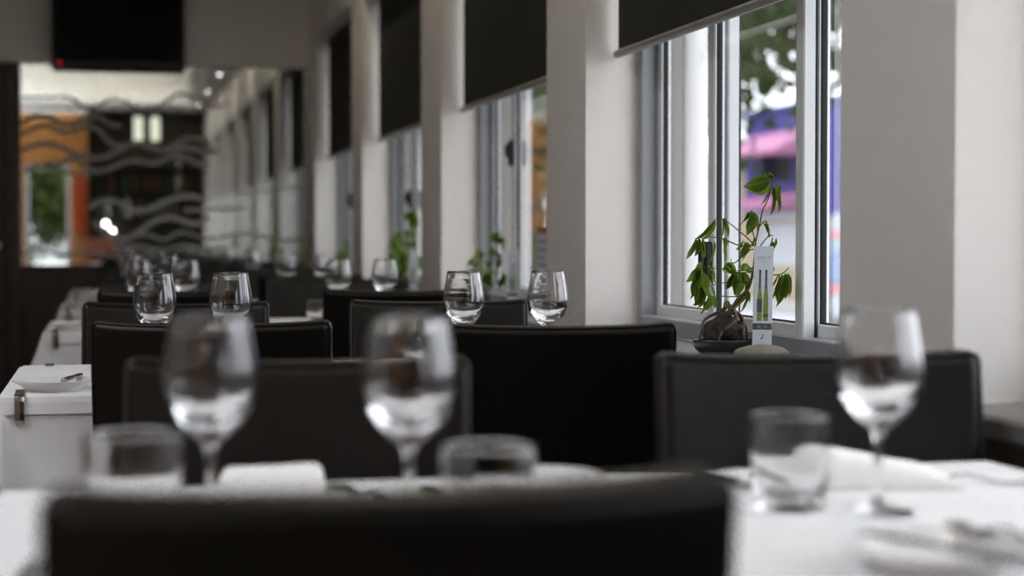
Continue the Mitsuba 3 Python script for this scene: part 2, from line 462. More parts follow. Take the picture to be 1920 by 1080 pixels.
# ------------------------------------------------------------------ mirror with etched waves
k = thing("wall_mirror", "wide frameless mirror etched with wavy lines on the far wall under the television", "mirror")
MX0, MX1, MZ0, MZ1 = -0.51, 1.228, 0.872, 2.09
put(k + "__glass", mikit.ply(bx(MX0, MX1, FAR_Y - 0.006, FAR_Y, MZ0, MZ1), "silvering"))
WAVES = [  # centre line in millimetres from the mirror's lower left corner, width
    ([(-60, 1015), (80, 1010), (165, 1012), (230, 1018), (300, 1008), (380, 955), (450, 962), (520, 1005), (600, 1000), (690, 952), (770, 950), (850, 990), (930, 1042), (1020, 1030), (1100, 990), (1240, 1000)], 16),
    ([(0, 850), (60, 890), (150, 898), (240, 858), (310, 856), (385, 898), (455, 898), (525, 858), (580, 852)], 32),
    ([(0, 790), (90, 832), (180, 838), (250, 802), (320, 822), (395, 845), (465, 815), (520, 752), (590, 728), (680, 742), (760, 720), (870, 714), (960, 770), (1045, 778), (1110, 765)], 30),
    ([(0, 690), (90, 728), (190, 728), (275, 692), (360, 658), (445, 650), (530, 672), (615, 722), (700, 744), (790, 716), (870, 702), (960, 722), (1045, 708), (1110, 694), (1160, 700)], 34),
    ([(160, 625), (240, 622), (320, 650), (365, 606), (435, 572), (520, 586), (620, 630), (700, 636), (790, 622), (870, 656), (960, 664), (1060, 622), (1108, 615)], 32),
    ([(410, 352), (490, 394), (575, 382), (660, 336), (760, 344), (865, 392), (960, 420), (1060, 408)], 36),
    ([(975, 336), (1108, 338), (1240, 342), (1330, 346)], 24),
    ([(440, 250), (530, 182), (610, 162), (700, 208), (800, 272), (900, 288), (980, 262), (1108, 286)], 34),
    ([(590, 140), (670, 176), (760, 182), (845, 154), (930, 196), (1020, 184), (1108, 160), (1300, 190), (1480, 165), (1730, 180)], 20),
    ([(610, 98), (720, 112), (840, 90), (950, 112), (1100, 98), (1200, 104)], 20),
    ([(1300, 450), (1380, 440), (1520, 466), (1735, 445)], 14),
    ([(20, 560), (110, 600), (200, 590), (330, 545), (400, 540)], 20),
    ([(10, 60), (120, 92), (250, 60), (380, 84), (500, 60), (640, 44), (800, 60)], 18)]
for pts, w in WAVES:
    line = LineString(spline(pts, 90)).buffer(w / 2.0 * 0.95, cap_style="round").intersection(sbox(4, 4, (MX1 - MX0) * 1000 - 4, (MZ1 - MZ0) * 1000 - 4))
    m = extrude(line.simplify(0.8), 1.0)
    m.apply_scale(0.001)
    m = yz_to_world(m)
    m.apply_translation([MX0, FAR_Y - 0.006, MZ0])
    put(k + "__etched_wave", mikit.ply(m, "frosting"))

# television on the far wall
k = thing("television", "black flat television mounted high on the far wall above the etched mirror", "television")
TY = FAR_Y - 0.10
put(k + "__casing", mikit.ply(cbx(-0.325, 0.462, TY - 0.045, TY, 2.058, 2.58, 0.006), "black_plastic"))
put(k + "__screen", mikit.ply(bx(-0.305, 0.442, TY - 0.047, TY - 0.0445, 2.10, 2.56), "screen"))
put(k + "__wall_bracket", mikit.ply(bx(-0.08, 0.22, TY, FAR_Y, 2.2, 2.45), "black_plastic"))
led = trimesh.creation.icosphere(subdivisions=2, radius=0.012)
led.apply_translation([-0.277, TY - 0.047, 2.083])
put(k + "__standby_light", mikit.ply(led, principled((0.3, 0.01, 0.01), 0.4), smooth=True, emitter={"type": "area", "radiance": rgb(0.35, 0.005, 0.01)}))

# ceiling downlights
for i, y in enumerate((0.33, 2.32, 4.40, 6.45, 8.5)):
    where = ["above the nearest table", "above the gap before the second table", "above the second table", "above the third table", "above the fourth table"][i]
    k = thing("downlight", f"small round warm ceiling downlight {where} near the window wall", "downlight", "ceiling downlights along the window wall")
    put(k + "__trim_ring", mikit.ply(lathe([(0.042, 0), (0.06, -0.001), (0.064, 0.006), (0.064, 0.012), (0.042, 0.012), (0.042, 0)], 32), "alloy_white", smooth=40), at(1.08, y, CEIL - 0.012))
    put(k + "__reflector", mikit.ply(trimesh.creation.cylinder(radius=0.041, height=0.003, sections=32), "alloy_white"), at(1.08, y, CEIL - 0.008))
    put(k + "__lamp", mikit.ply(lathe([(0, 0), (0.010, 0.0005), (0.014, 0.003), (0.014, 0.005), (0, 0.005)], 24), "card_white", emitter={"type": "area", "radiance": rgb(1500, 1330, 1040)}), at(1.08, y, CEIL - 0.0145))

# ------------------------------------------------------------------ back bar (seen in the mirror)
k = thing("back_bar", "dark floor to ceiling bar shelving reflected in the far mirror", "bar shelf")
BX0, BX1, BYB, BYF = -0.25, 1.19, BACK_Y + 0.005, BACK_Y + 0.32
put(k + "__carcass", mikit.ply(cat(bx(BX0, BX1, BYB, BYB + 0.02, 0, 2.62), bx(BX0, BX0 + 0.03, BYB, BYF, 0, 2.62), bx(BX1 - 0.03, BX1, BYB, BYF, 0, 2.62), bx(BX0, BX1, BYB, BYF + 0.1, 0, 0.9), bx(BX0, BX1, BYB, BYF + 0.2, 2.62, 2.66)), "dark_wood"))
for z in (1.3, 1.65, 1.95):
    put(k + "__shelf", mikit.ply(cbx(BX0 + 0.03, BX1 - 0.03, BYB + 0.02, BYF - 0.02, z - 0.02, z, 0.003), "dark_wood"))
bot = lathe([(0, 0), (0.034, 0), (0.037, 0.004), (0.037, 0.17), (0.030, 0.20), (0.014, 0.225), (0.013, 0.28), (0.015, 0.282), (0.015, 0.292), (0, 0.292)], 20)
bp = {c: mikit.ply(bot, c, smooth=40) for c in ("bottle_green", "bottle_amber", "bottle_pale")}
rr = random.Random(4)
for z in (1.3, 1.65, 1.95):
    x = BX0 + 0.12
    while x < BX1 - 0.1:
        c = rr.choice(["bottle_green", "bottle_green", "bottle_amber", "bottle_pale"])
        kk = thing("bottle", f"{ {'bottle_green': 'dark green', 'bottle_amber': 'amber', 'bottle_pale': 'pale'}[c]} bottle standing on the { {1.3: 'lowest', 1.65: 'middle', 1.95: 'top'}[z]} shelf of the back bar",
                   "bottle", "bottles on the back bar shelves")
        put(kk, bp[c], at(x, BYB + 0.13, z))
        x += rr.uniform(0.10, 0.2)
for x in (0.385, 0.60):
    k = thing("cylinder_lamp", "glowing white cylinder lamp under the bar canopy, " + ("the one nearer the orange wall" if x < 0.5 else "the one nearer the window wall"), "lamp", "cylinder lamps at the bar")
    put(k + "__shade", mikit.ply(lathe([(0, 0), (0.05, 0), (0.055, 0.005), (0.055, 0.30), (0, 0.30)], 24), "card_white", smooth=40, emitter={"type": "area", "radiance": rgb(0.9, 0.9, 0.7)}), at(x, BYF + 0.12, 2.285))
    put(k + "__cap", mikit.ply(trimesh.creation.cylinder(radius=0.03, height=0.034, sections=20), "steel"), at(x, BYF + 0.12, 2.603))
for x, z in ((-0.03, 1.215), (0.045, 1.12)):
    k = thing("globe_lamp", ("taller" if z > 1.2 else "shorter") + " round glowing bulb lamp on the bar counter", "lamp", "globe lamps on the bar counter")
    h = z - 0.9
    put(k + "__stem", mikit.ply(lathe([(0, 0), (0.04, 0), (0.04, 0.01), (0.008, 0.016), (0.008, h - 0.03), (0, h - 0.03)], 16), "steel", smooth=40), at(x, BYF + 0.05, 0.9))
    put(k + "__bulb", mikit.ply(trimesh.creation.icosphere(subdivisions=3, radius=0.034), "card_white", smooth=True, emitter={"type": "area", "radiance": rgb(14, 13.5, 12)}), at(x, BYF + 0.05, z))
k = thing("red_banner", "narrow red banner standing beside the glazed back door", "banner")
put(k + "__sheet", mikit.ply(bx(-0.42, -0.30, BACK_Y + 0.1, BACK_Y + 0.104, 1.1, 1.86), "red_paint"))
put(k + "__pole", mikit.ply(tube([[-0.36, BACK_Y + 0.09, 0.0], [-0.36, BACK_Y + 0.09, 1.88]], 0.008, 10), "steel"))
put(k + "__foot", mikit.ply(cbx(-0.45, -0.27, BACK_Y + 0.03, BACK_Y + 0.15, 0, 0.02), "steel"))

k = thing("bar_stool", "bar stool with a rust coloured back standing before the bar counter", "stool")
put(k + "__seat", mikit.ply(rounded((0.38, 0.36, 0.06), 0.02, (6, 6, 2)), "rust_leather", smooth=45), at(-0.13, BYF + 0.42, 0.70))
put(k + "__backrest", mikit.ply(rounded((0.34, 0.04, 0.24), 0.018, (6, 2, 6)), "rust_leather", smooth=45), at(-0.11, BYF + 0.61, 0.90))
for sx in (-0.15, 0.15):
    for sy in (-0.14, 0.14):
        put(k + "__leg", mikit.ply(tube([[-0.13 + sx * 1.2, BYF + 0.42 + sy * 1.2, 0], [-0.13 + sx, BYF + 0.42 + sy, 0.68]], 0.013, 10), "dark_wood"))
    put(k + "__back_post", mikit.ply(tube([[-0.12 + sx * 0.8, BYF + 0.58, 0.70], [-0.12 + sx * 0.8, BYF + 0.61, 0.86]], 0.012, 8), "dark_wood"))

# ------------------------------------------------------------------ chairs
CW, CTOP = 0.445, 0.884


def chair_meshes():
    hgt = CTOP - 0.40
    bk = rounded((CW, 0.058, hgt), 0.017, (18, 3, 16))

    def bend(v):
        v = v.copy()
        x, z = v[:, 0] / (CW / 2), (v[:, 2] + hgt / 2) / hgt
        v[:, 2] += -0.0055 * (1 - x ** 2) * z ** 2 + 0.004 * np.abs(x) ** 8 * z ** 4
        v[:, 1] += 0.014 * x ** 2 * z - 0.070 * (z - 0.70)
        v[:, 2] += 0.40 + hgt / 2
        return v

    b = bk.copy()
    b.vertices = bend(bk.vertices)
    pip = []
    for sy in (-1, 1):
        hx, hz, r = CW / 2 - 0.003, hgt / 2 - 0.003, 0.014
        loop = []
        for cx, cz, a0 in ((hx - r, hz - r, 0), (-hx + r, hz - r, 90), (-hx + r, -hz + r, 180), (hx - r, -hz + r, 270)):
            for a in np.radians(np.linspace(a0, a0 + 90, 5)):
                loop.append([cx + r * math.cos(a), sy * 0.0235, cz + r * math.sin(a)])
        loop = np.array(loop)
        dense = []
        for i in range(len(loop)):
            p, q = loop[i], loop[(i + 1) % len(loop)]
            n = max(1, int(np.linalg.norm(q - p) / 0.03))
            dense += [p + (q - p) * t / n for t in range(n)]
        pip.append(tube(bend(np.array(dense)), 0.0028, 6, closed=True))
    seat = rounded((CW, 0.44, 0.10), 0.022, (10, 10, 3))
    s = seat.copy()
    s.vertices = seat.vertices + [0, 0.235, 0.425]
    dome = 0.012 * np.clip(1 - (s.vertices[:, 0] / 0.22) ** 2, 0, 1) * np.clip(1 - ((s.vertices[:, 1] - 0.235) / 0.22) ** 2, 0, 1)
    s.vertices[:, 2] += np.where(s.vertices[:, 2] > 0.425, dome, 0)
    legs = []
    for sx in (-1, 1):
        for yy in (0.01, 0.42):
            top, bot = np.array([sx * 0.19, yy, 0.40]), np.array([sx * 0.19, yy + (-0.03 if yy < 0.1 else 0.0), 0.0])
            v = []
            for c, w in ((bot, 0.014), (top, 0.021)):
                v += [[c[0] + a * w, c[1] + d * w, c[2]] for a in (-1, 1) for d in (-1, 1)]
            legs.append(trimesh.convex.convex_hull(np.array(v)))
    return b, pip, s, legs


cb, cp, cs, cl = chair_meshes()
PLY_BACK, PLY_SEAT = mikit.ply(cb, "leather", smooth=45), mikit.ply(cs, "leather", smooth=45)
PLY_PIP = [mikit.ply(m, "piping_leather", smooth=60) for m in cp]
PLY_LEG = [mikit.ply(m, "chair_leg_wood") for m in cl]


def chair(x, y, rz, label, group):
    k = thing("dining_chair", label, "chair", group)
    w = at(x, y, 0, rz)
    put(k + "__seat", PLY_SEAT, w)
    put(k + "__backrest", PLY_BACK, w)
    for m in PLY_PIP:
        put(k + "__backrest__piping", m, w) if False else put(k + "__piping", m, w)
    for m in PLY_LEG:
        put(k + "__leg", m, w)
    return k


ROWS = [1.74, 3.84, 6.12, 8.0, 9.9]        # table centres
HALF = 0.40
TX0, TX1 = -0.205, 1.15
ordinal = ["nearest", "second", "third", "fourth", "farthest"]
G = "dark leather dining chairs around the white tables"
CH = [  # x, y, rz (0: sitter looks along +y, back towards us), label
    (0.180, 1.115, 2, "large out of focus dark leather chair closest to the camera, its back turned to us"),
    (0.240, 2.285, 172, "dark brown chair facing us across the nearest table, behind the two left wine glasses"),
    (0.938, 2.230, 174, "dark brown chair facing us behind the wine glass and tumbler on the right"),
    (0.190, 3.335, -9, "black chair back in front of the second table, beside its hanging cloth and steel clip"),
    (0.793, 3.115, -8, "sharply focused black chair back below the bonsai window, two wine glasses above it"),
    (0.160, 4.330, 174, "brown chair facing us at the second table, behind the left pair of sharp wine glasses"),
    (0.803, 4.320, 174, "brown chair facing us at the second table, behind the right pair of sharp wine glasses"),
    (0.190, 5.330, -6, "black chair back in front of the third table on the aisle side"),
    (0.848, 5.255, -6, "black chair back in front of the third table on the window side"),
    (0.190, 6.660, 174, "dark chair facing us at the third table on the aisle side"),
    (0.800, 6.640, 174, "dark chair facing us at the third table on the window side, behind a small tumbler"),
    (0.190, 7.440, -4, "dark chair back in front of the fourth table on the aisle side"),
    (0.830, 7.420, -4, "dark chair back in front of the fourth table on the window side"),
    (0.190, 8.560, 176, "dark chair facing us at the fourth table on the aisle side"),
    (0.830, 8.560, 176, "dark chair facing us at the fourth table on the window side"),
    (0.190, 9.330, -4, "dark chair back in front of the farthest table on the aisle side"),
    (0.830, 9.310, -4, "dark chair back in front of the farthest table on the window side"),
    (0.190, 10.47, 178, "dark chair facing us at the farthest table on the aisle side, below the mirror"),
    (0.830, 10.47, 178, "dark chair facing us at the farthest table on the window side, below the mirror")]
for c in CH:
    chair(*c, G)

# ------------------------------------------------------------------ tables, cloths, clips
TZ = 0.74


def cloth_mesh(x0, x1, y0, y1, seed, drop=0.24):
    rg = np.random.default_rng(seed)
    r = 0.012
    per = []
    cs_ = [(x1 - r, y1 - r, 0), (x0 + r, y1 - r, 90), (x0 + r, y0 + r, 180), (x1 - r, y0 + r, 270)]
    for i, (cx, cy, a0) in enumerate(cs_):
        for a in np.linspace(a0, a0 + 90, 9):
            ra = math.radians(a)
            per.append((cx + r * math.cos(ra), cy + r * math.sin(ra), math.cos(ra), math.sin(ra)))
        nx, ny, _ = cs_[(i + 1) % 4]
        ra = math.radians(a0 + 90)
        p0 = np.array([cx + r * math.cos(ra), cy + r * math.sin(ra)])
        p1 = np.array([nx + r * math.cos(ra), ny + r * math.sin(ra)])
        n = int(np.linalg.norm(p1 - p0) / 0.018)
        for t in range(1, n):
            q = p0 + (p1 - p0) * t / n
            per.append((q[0], q[1], math.cos(ra), math.sin(ra)))
    per = np.array(per)
    corner = np.array([[x1, y1], [x0, y1], [x0, y0], [x1, y0]])
    dist = np.min(np.linalg.norm(per[:, None, :2] - corner[None], axis=2), axis=1)
    s = np.concatenate([[0], np.cumsum(np.linalg.norm(np.diff(per[:, :2], axis=0), axis=1))])
    wave = 0.5 * np.sin(s * 21 + rg.uniform(0, 6)) + 0.5 * np.sin(s * 34 + rg.uniform(0, 6))
    levels = [(-0.006, 0.0), (-0.002, 0.001), (0.0005, 0.004), (0.002, 0.010)] + [(0.003, d) for d in np.linspace(0.03, drop, 10)]
    vs = []
    for off, d in levels:
        w = 0.27 * d + 0.010
        cone = np.clip(1 - dist / w, 0, 1)
        cone = np.where(per[:, 0] > (x0 + x1) / 2, cone * 0.12, cone)
        o = off + 0.030 * d * wave * np.clip(dist / 0.1, 0, 1) + 0.48 * d * cone
        z = TZ - d * (1 + 0.10 * cone)
        vs.append(np.stack([per[:, 0] + per[:, 2] * o, per[:, 1] + per[:, 3] * o, z], 1))
    n = len(per)
    v = np.vstack(vs + [np.array([[(x0 + x1) / 2, (y0 + y1) / 2, TZ]])])
    fs = []
    for L in range(len(levels) - 1):
        for i in range(n):
            j = (i + 1) % n
            a, b, c, d = L * n + i, L * n + j, (L + 1) * n + j, (L + 1) * n + i
            fs += [[a, d, c], [a, c, b]]
    for i in range(n):
        fs.append([len(v) - 1, i, (i + 1) % n])
    return trimesh.Trimesh(v, np.array(fs), process=False)


def clip_mesh():
    """Spring clip bent from steel strip; local y points out of the table edge, z=0 at the top of the cloth."""
    path = [(-0.045, 0.006), (-0.038, 0.0022), (-0.004, 0.0022), (0.006, 0.0022), (0.013, -0.002), (0.014, -0.010), (0.013, -0.034), (0.011, -0.046), (0.005, -0.052), (-0.004, -0.050)]
    line = LineString(path).buffer(0.0013, cap_style="flat", join_style="round")
    m = cat(*[extrude(line, 0.003).apply_translation([0, 0, 0.003 * q]) for q in range(6)])
    v = m.vertices.copy()
    xx = v[:, 2] - 0.009
    m.vertices = np.stack([xx, v[:, 0] - np.clip(v[:, 0] / 0.012, 0, 1) * 28.0 * xx ** 2, v[:, 1]], 1)
    m.invert() if m.volume < 0 else None
    return m


CLIP = mikit.ply(clip_mesh(), "steel", smooth=35)
for i, yc in enumerate(ROWS):
    k = thing("dining_table", f"dark wooden table hidden under the white cloth of the {ordinal[i]} row", "table")
    put(k + "__tabletop", mikit.ply(cbx(TX0 + 0.006, TX1 - 0.006, yc - HALF + 0.006, yc + HALF - 0.006, TZ - 0.033, TZ - 0.001, 0.003), "dark_wood"))
    for sx in (TX0 + 0.10, TX1 - 0.10):
        for sy in (yc - HALF + 0.12, yc + HALF - 0.12):
            put(k + "__leg", mikit.ply(cbx(sx - 0.025, sx + 0.025, sy - 0.025, sy + 0.025, 0, TZ - 0.033, 0.003), "dark_wood"))
    k = thing("tablecloth", f"white tablecloth hanging over the edges of the {ordinal[i]} table", "tablecloth", "white tablecloths")
    put(k, mikit.ply(cloth_mesh(TX0, TX1, yc - HALF, yc + HALF, i), "cloth", smooth=50))
    k = thing("table_paper", f"white paper sheet with a short turned-down edge laid over the {ordinal[i]} tablecloth", "table paper", "paper sheets on the tables")
    x0, x1, y0, y1 = TX0 + 0.010, TX1 - 0.010, yc - HALF - 0.0065, yc + HALF + 0.0065
    sec = LineString([(y0 - 0.003, -0.034), (y0 - 0.0015, -0.012), (y0 + 0.001, -0.002), (y0 + 0.008, 0.0016), (y1 - 0.008, 0.0016), (y1 - 0.001, -0.002), (y1 + 0.0015, -0.012), (y1 + 0.003, -0.034)]).buffer(0.0006, cap_style="flat", join_style="round")
    m = extrude(sec, x1 - x0)
    v = m.vertices.copy()
    m.vertices = np.stack([v[:, 2] + x0, v[:, 0], v[:, 1] + TZ], 1)
    m.invert() if m.volume < 0 else None
    put(k, mikit.ply(m, "paper", smooth=40))
    for cx, near in ((-0.165, True), (-0.135, False), (1.09, True)):
        side = "front" if near else "far"
        end = "aisle end" if cx < 0.5 else "window end"
        k = thing("table_clip", f"bright steel clip gripping the {side} edge of the {ordinal[i]} table at its {end}", "clip", "steel tablecloth clips")
        put(k, CLIP, at(cx, yc - HALF - 0.008 if near else yc + HALF + 0.008, TZ + 0.002, 180 if near else 0))

# ------------------------------------------------------------------ glassware, plates, cutlery
TOPZ = TZ + 0.0026
pr_out = [(0, 0), (0.030, 0.0), (0.0385, 0.0008), (0.0395, 0.0022), (0.0385, 0.0034), (0.028, 0.0052), (0.014, 0.009), (0.0068, 0.016), (0.0046, 0.028), (0.0042, 0.050), (0.0044, 0.070), (0.0058, 0.083), (0.0095, 0.0905),
          (0.016, 0.0965), (0.024, 0.1035), (0.0315, 0.1115), (0.0385, 0.121), (0.0435, 0.1315), (0.0462, 0.142), (0.0470, 0.152), (0.0466, 0.163), (0.0452, 0.176), (0.0430, 0.190), (0.0405, 0.204), (0.0378, 0.2185), (0.0372, 0.2205)]
pr_in = [(0.0366, 0.2207), (0.0362, 0.2185), (0.0390, 0.204), (0.0416, 0.190), (0.0438, 0.176), (0.0452, 0.163), (0.0454, 0.153), (0.0439, 0.1432), (0.0402, 0.1340), (0.0343, 0.1258), (0.0268, 0.1190), (0.0180, 0.1138), (0.0090, 0.1109), (0, 0.1100)]


def refine(pr, n):
    from scipy.interpolate import PchipInterpolator
    p = np.array(pr)
    t = np.concatenate([[0], np.cumsum(np.linalg.norm(np.diff(p, axis=0), axis=1))])
    tt = np.unique(np.concatenate([t, np.linspace(0, t[-1], n)]))
    return np.stack([PchipInterpolator(t, p[:, 0])(tt), PchipInterpolator(t, p[:, 1])(tt)], 1)


wine_profile = np.vstack([refine(pr_out, 70), refine(pr_in, 50)])
wine_profile[wine_profile[:, 0] < 1e-5, 0] = 0
PLY_WINE = mikit.ply(lathe(wine_profile, 72), "glass", smooth=True)
tum = [(0, 0.0), (0.036, 0.0), (0.0395, 0.0012), (0.0408, 0.004), (0.0420, 0.03), (0.0436, 0.07), (0.0450, 0.1015), (0.0447, 0.1035), (0.0437, 0.1040), (0.0430, 0.1025), (0.0417, 0.07), (0.0398, 0.045), (0.0372, 0.028), (0.0345, 0.019), (0.030, 0.0145), (0.02, 0.0115), (0, 0.0112)]
PLY_TUMBLER = mikit.ply(lathe(refine(tum, 70) * [1, 1], 72), "glass", smooth=True)
plate = [(0, 0.003), (0.045, 0.003), (0.048, 0.0), (0.052, 0.0), (0.053, 0.004), (0.066, 0.011), (0.0805, 0.019), (0.0815, 0.0205), (0.0805, 0.0215), (0.078, 0.0208), (0.064, 0.014), (0.054, 0.0075), (0.046, 0.006), (0, 0.006)]
PLY_PLATE = mikit.ply(lathe(plate, 64), "china", smooth=40)


def bent(poly, h, fn, step=0.004):
    m = extrude(poly, h)
    m = m.subdivide_to_size(step * 2.2)
    v = m.vertices
    v[:, 2] += fn(v[:, 0])
    m.vertices = v
    return m


def fork_poly():
    handle = Polygon([(-0.10, -0.0065), (-0.097, -0.0085), (-0.085, -0.008), (-0.02, -0.003), (0.035, -0.003), (0.045, -0.009), (0.052, -0.0115), (0.060, -0.012), (0.060, 0.012), (0.052, 0.0115), (0.045, 0.009), (0.035, 0.003), (-0.02, 0.003), (-0.085, 0.008), (-0.097, 0.0085), (-0.10, 0.0065)]).buffer(0.0005)
    tines = [Polygon([(0.058, c - 0.0021), (0.096, c - 0.0014), (0.099, c), (0.096, c + 0.0014), (0.058, c + 0.0021)]) for c in (-0.0098, -0.0033, 0.0033, 0.0098)]
    return unary_union([handle] + tines)


def fork_curve(x):
    return 0.010 * np.exp(-((x - 0.025) / 0.028) ** 2) + 0.008 * np.clip((x - 0.06) / 0.04, 0, 1) ** 2 + 0.004 * np.exp(-((x + 0.06) / 0.03) ** 2)


PLY_FORK = mikit.ply(bent(fork_poly(), 0.0022, fork_curve), "steel", smooth=35)
blade = Polygon([(0.005, -0.006), (0.03, -0.0095), (0.085, -0.0098), (0.104, -0.006), (0.111, 0.002), (0.108, 0.006), (0.09, 0.0075), (0.005, 0.007)])
hand = Polygon([(-0.105, -0.006), (-0.100, -0.0085), (-0.085, -0.0088), (0.0, -0.0055), (0.008, -0.0055), (0.008, 0.0055), (0.0, 0.0055), (-0.085, 0.0088), (-0.100, 0.0085), (-0.105, 0.006)])
PLY_BLADE = mikit.ply(extrude(blade, 0.0018), "steel")
hm = rounded((0.112, 0.014, 0.008), 0.0038, (8, 2, 2))
hm.vertices = hm.vertices * [1, 1, 1] + [-0.050, 0, 0.004]
hm.vertices[:, 1] *= np.interp(hm.vertices[:, 0], [-0.106, -0.08, 0.006], [1.0, 1.2, 0.8])
PLY_HANDLE = mikit.ply(hm, "steel", smooth=45)


def wine(x, y, label, group):
    put(thing("wine_glass", label, "wine glass", group), PLY_WINE, at(x, y, TOPZ, RNG.uniform(0, 360)))


def tumbler(x, y, label, group, s=1.0):
    put(thing("tumbler", label, "tumbler", group), PLY_TUMBLER, at(x, y, TOPZ, RNG.uniform(0, 360), s))


def knife(x, y, z, rz, label, group, pitch=0.0, s=1.0):
    k = thing("table_knife", label, "knife", group)
    w = T().translate([x, y, z]).rotate([0, 0, 1], rz).rotate([0, 1, 0], pitch).scale([s, s, s])
    put(k + "__blade", PLY_BLADE, w @ T().translate([0, 0, 0.003]))
    put(k + "__handle", PLY_HANDLE, w)


def fork(x, y, z, rz, label, group, pitch=0.0):
    put(thing("table_fork", label, "fork", group), PLY_FORK, T().translate([x, y, z]).rotate([0, 0, 1], rz).rotate([0, 1, 0], pitch))


def side_plate(x, y, label, group, s=1.0):
    put(thing("side_plate", label, "plate", group), PLY_PLATE, at(x, y, TOPZ, 0, s))


def napkin_mesh(w, d, h0, h1, seed):
    """A soft folded napkin; it stands h0 high at its left end and h1 at its right."""
    m = rounded((w, d, 0.02), 0.008, (16, 16, 2))
    v = m.vertices
    t = np.clip(v[:, 0] / w + 0.5, 0, 1)
    top = (v[:, 2] + 0.01) / 0.02
    hgt = h0 + (h1 - h0) * t ** 1.2
    edge = np.clip(np.minimum(0.5 - np.abs(v[:, 0] / w), 0.5 - np.abs(v[:, 1] / d)) / 0.10, 0, 1) ** 0.6
    ripple = 0.12 * (meshkit.noise(np.stack([v[:, 0] * 30, v[:, 1] * 22, v[:, 0] * 0], 1), seed) - 0.5)
    v[:, 2] = top * hgt * (0.72 + 0.28 * edge + ripple)
    m.vertices = v
    return m


# per row: the settings of the two chairs on the aisle side (A) and on the window side (B)
GW = ["wine glasses on the nearest table", "wine glasses on the second table", "wine glasses on the third table", "wine glasses on the fourth table", "wine glasses on the farthest table"]
wine(0.099, 1.792, "large blurred wine glass beside the tumbler at the aisle end of the nearest table", GW[0])
wine(0.290, 1.722, "large blurred wine glass in the middle of the nearest table, between napkin and round plate", GW[0])
wine(0.806, 1.752, "blurred wine glass standing before the window pillar on the nearest table", GW[0])
tumbler(0.022, 1.725, "short tumbler at the aisle end of the nearest table", "tumblers on the nearest table", 1.06)
tumbler(0.345, 1.605, "short tumbler half hidden by the closest chair, before the round side plate", "tumblers on the nearest table")
tumbler(0.727, 1.810, "short tumbler next to the wine glass by the window on the nearest table", "tumblers on the nearest table")
for i in range(1, 5):
    yc = ROWS[i] + (0.0, 0.09, 0.04, 0.0, 0.0)[i]
    xs = [(0.098, "first"), (0.262, "second"), (0.785, "third"), (0.985 if i == 1 else 0.95, "fourth")]
    for x, o in xs:
        wine(x, yc + RNG.uniform(-0.02, 0.02), f"{'sharp ' if i == 1 else 'distant '}wine glass on the {ordinal[i]} table, {o} from the aisle", GW[i])
    for x, dy, o in ((0.02, -0.13, "aisle-side far"), (0.36, -0.12, "aisle-side near"), (0.70, 0.06, "window-side far")):
        if i == 2 and o == "window-side far":
            tumbler(0.712, 6.22, "small tumbler seen in the gap between two chairs on the third table", "tumblers on the third table", 0.72)
            continue
        tumbler(x, yc + dy, f"{o} tumbler on the {ordinal[i]} table", f"tumblers on the {ordinal[i]} table", 0.8)

# nearest table: far diners
m = napkin_mesh(0.122, 0.11, 0.026, 0.027, 3)
k = thing("napkin", "thick folded white napkin between the wine glasses of the nearest table", "napkin")
put(k, mikit.ply(m, "napkin_cloth", smooth=45), at(0.185, 2.065, TOPZ, -6))
m = napkin_mesh(0.17, 0.17, 0.040, 0.010, 5)
k = thing("napkin", "loosely folded white napkin behind the tumbler and wine glass near the window", "napkin")
put(k, mikit.ply(m, "napkin_cloth", smooth=45), at(0.915, 1.99, TOPZ, -10))
side_plate(0.485, 1.99, "round white side plate with a bright glint behind the half hidden tumbler", "side plates")
knife(0.395, 1.93, TOPZ, -70, "table knife lying between the tumbler and the round side plate", "cutlery on the nearest table")
fork(0.285, 2.0, TOPZ, -75, "table fork lying behind the middle wine glass of the nearest table", "cutlery on the nearest table")
fork(1.03, 1.93, TOPZ, 150, "table fork lying by the window end of the nearest table", "cutlery on the nearest table")
knife(0.735, 1.985, TOPZ, -80, "table knife whose end shows left of the window-side tumbler", "cutlery on the nearest table")
# nearest table: near diners
side_plate(0.725, 1.445, "blurred white side plate with fork and knife at the lower right", "side plates", 1.1)
fork(0.800, 1.435, TOPZ + 0.0225, 101, "shiny fork resting on the blurred side plate at the lower right", "cutlery on the nearest table", 2)
knife(0.715, 1.395, TOPZ + 0.0232, 114, "knife resting across the blurred side plate at the lower right", "cutlery on the nearest table", 0)
fork(-0.075, 1.53, TOPZ, 82, "fork lying left of the closest chair on the nearest table", "cutlery on the nearest table")
# other tables
for i in range(1, 5):
    yc = ROWS[i]
    rest = f"on the {ordinal[i]} table"
    side_plate(-0.105, yc - 0.305, f"white side plate at the aisle corner {rest}", "side plates")
    knife(-0.07, yc - 0.30, TOPZ + 0.0215, 80, f"butter knife laid over the aisle corner side plate {rest}", "cutlery on side plates", 0, 0.8)
    if i > 1:
        side_plate(0.47, yc + 0.17, f"white side plate in the middle of the far side {rest}", "side plates")
    for x, o in ((0.18, "aisle-side"), (0.83, "window-side")):
        mm = mikit.ply(napkin_mesh(0.14, 0.12, 0.030, 0.026, i), "napkin_cloth", smooth=45)
        put(thing("napkin", f"folded white napkin at the {o} far setting {rest}", "napkin", "folded napkins"), mm, at(x, yc + 0.28, TOPZ, RNG.uniform(-5, 5)))

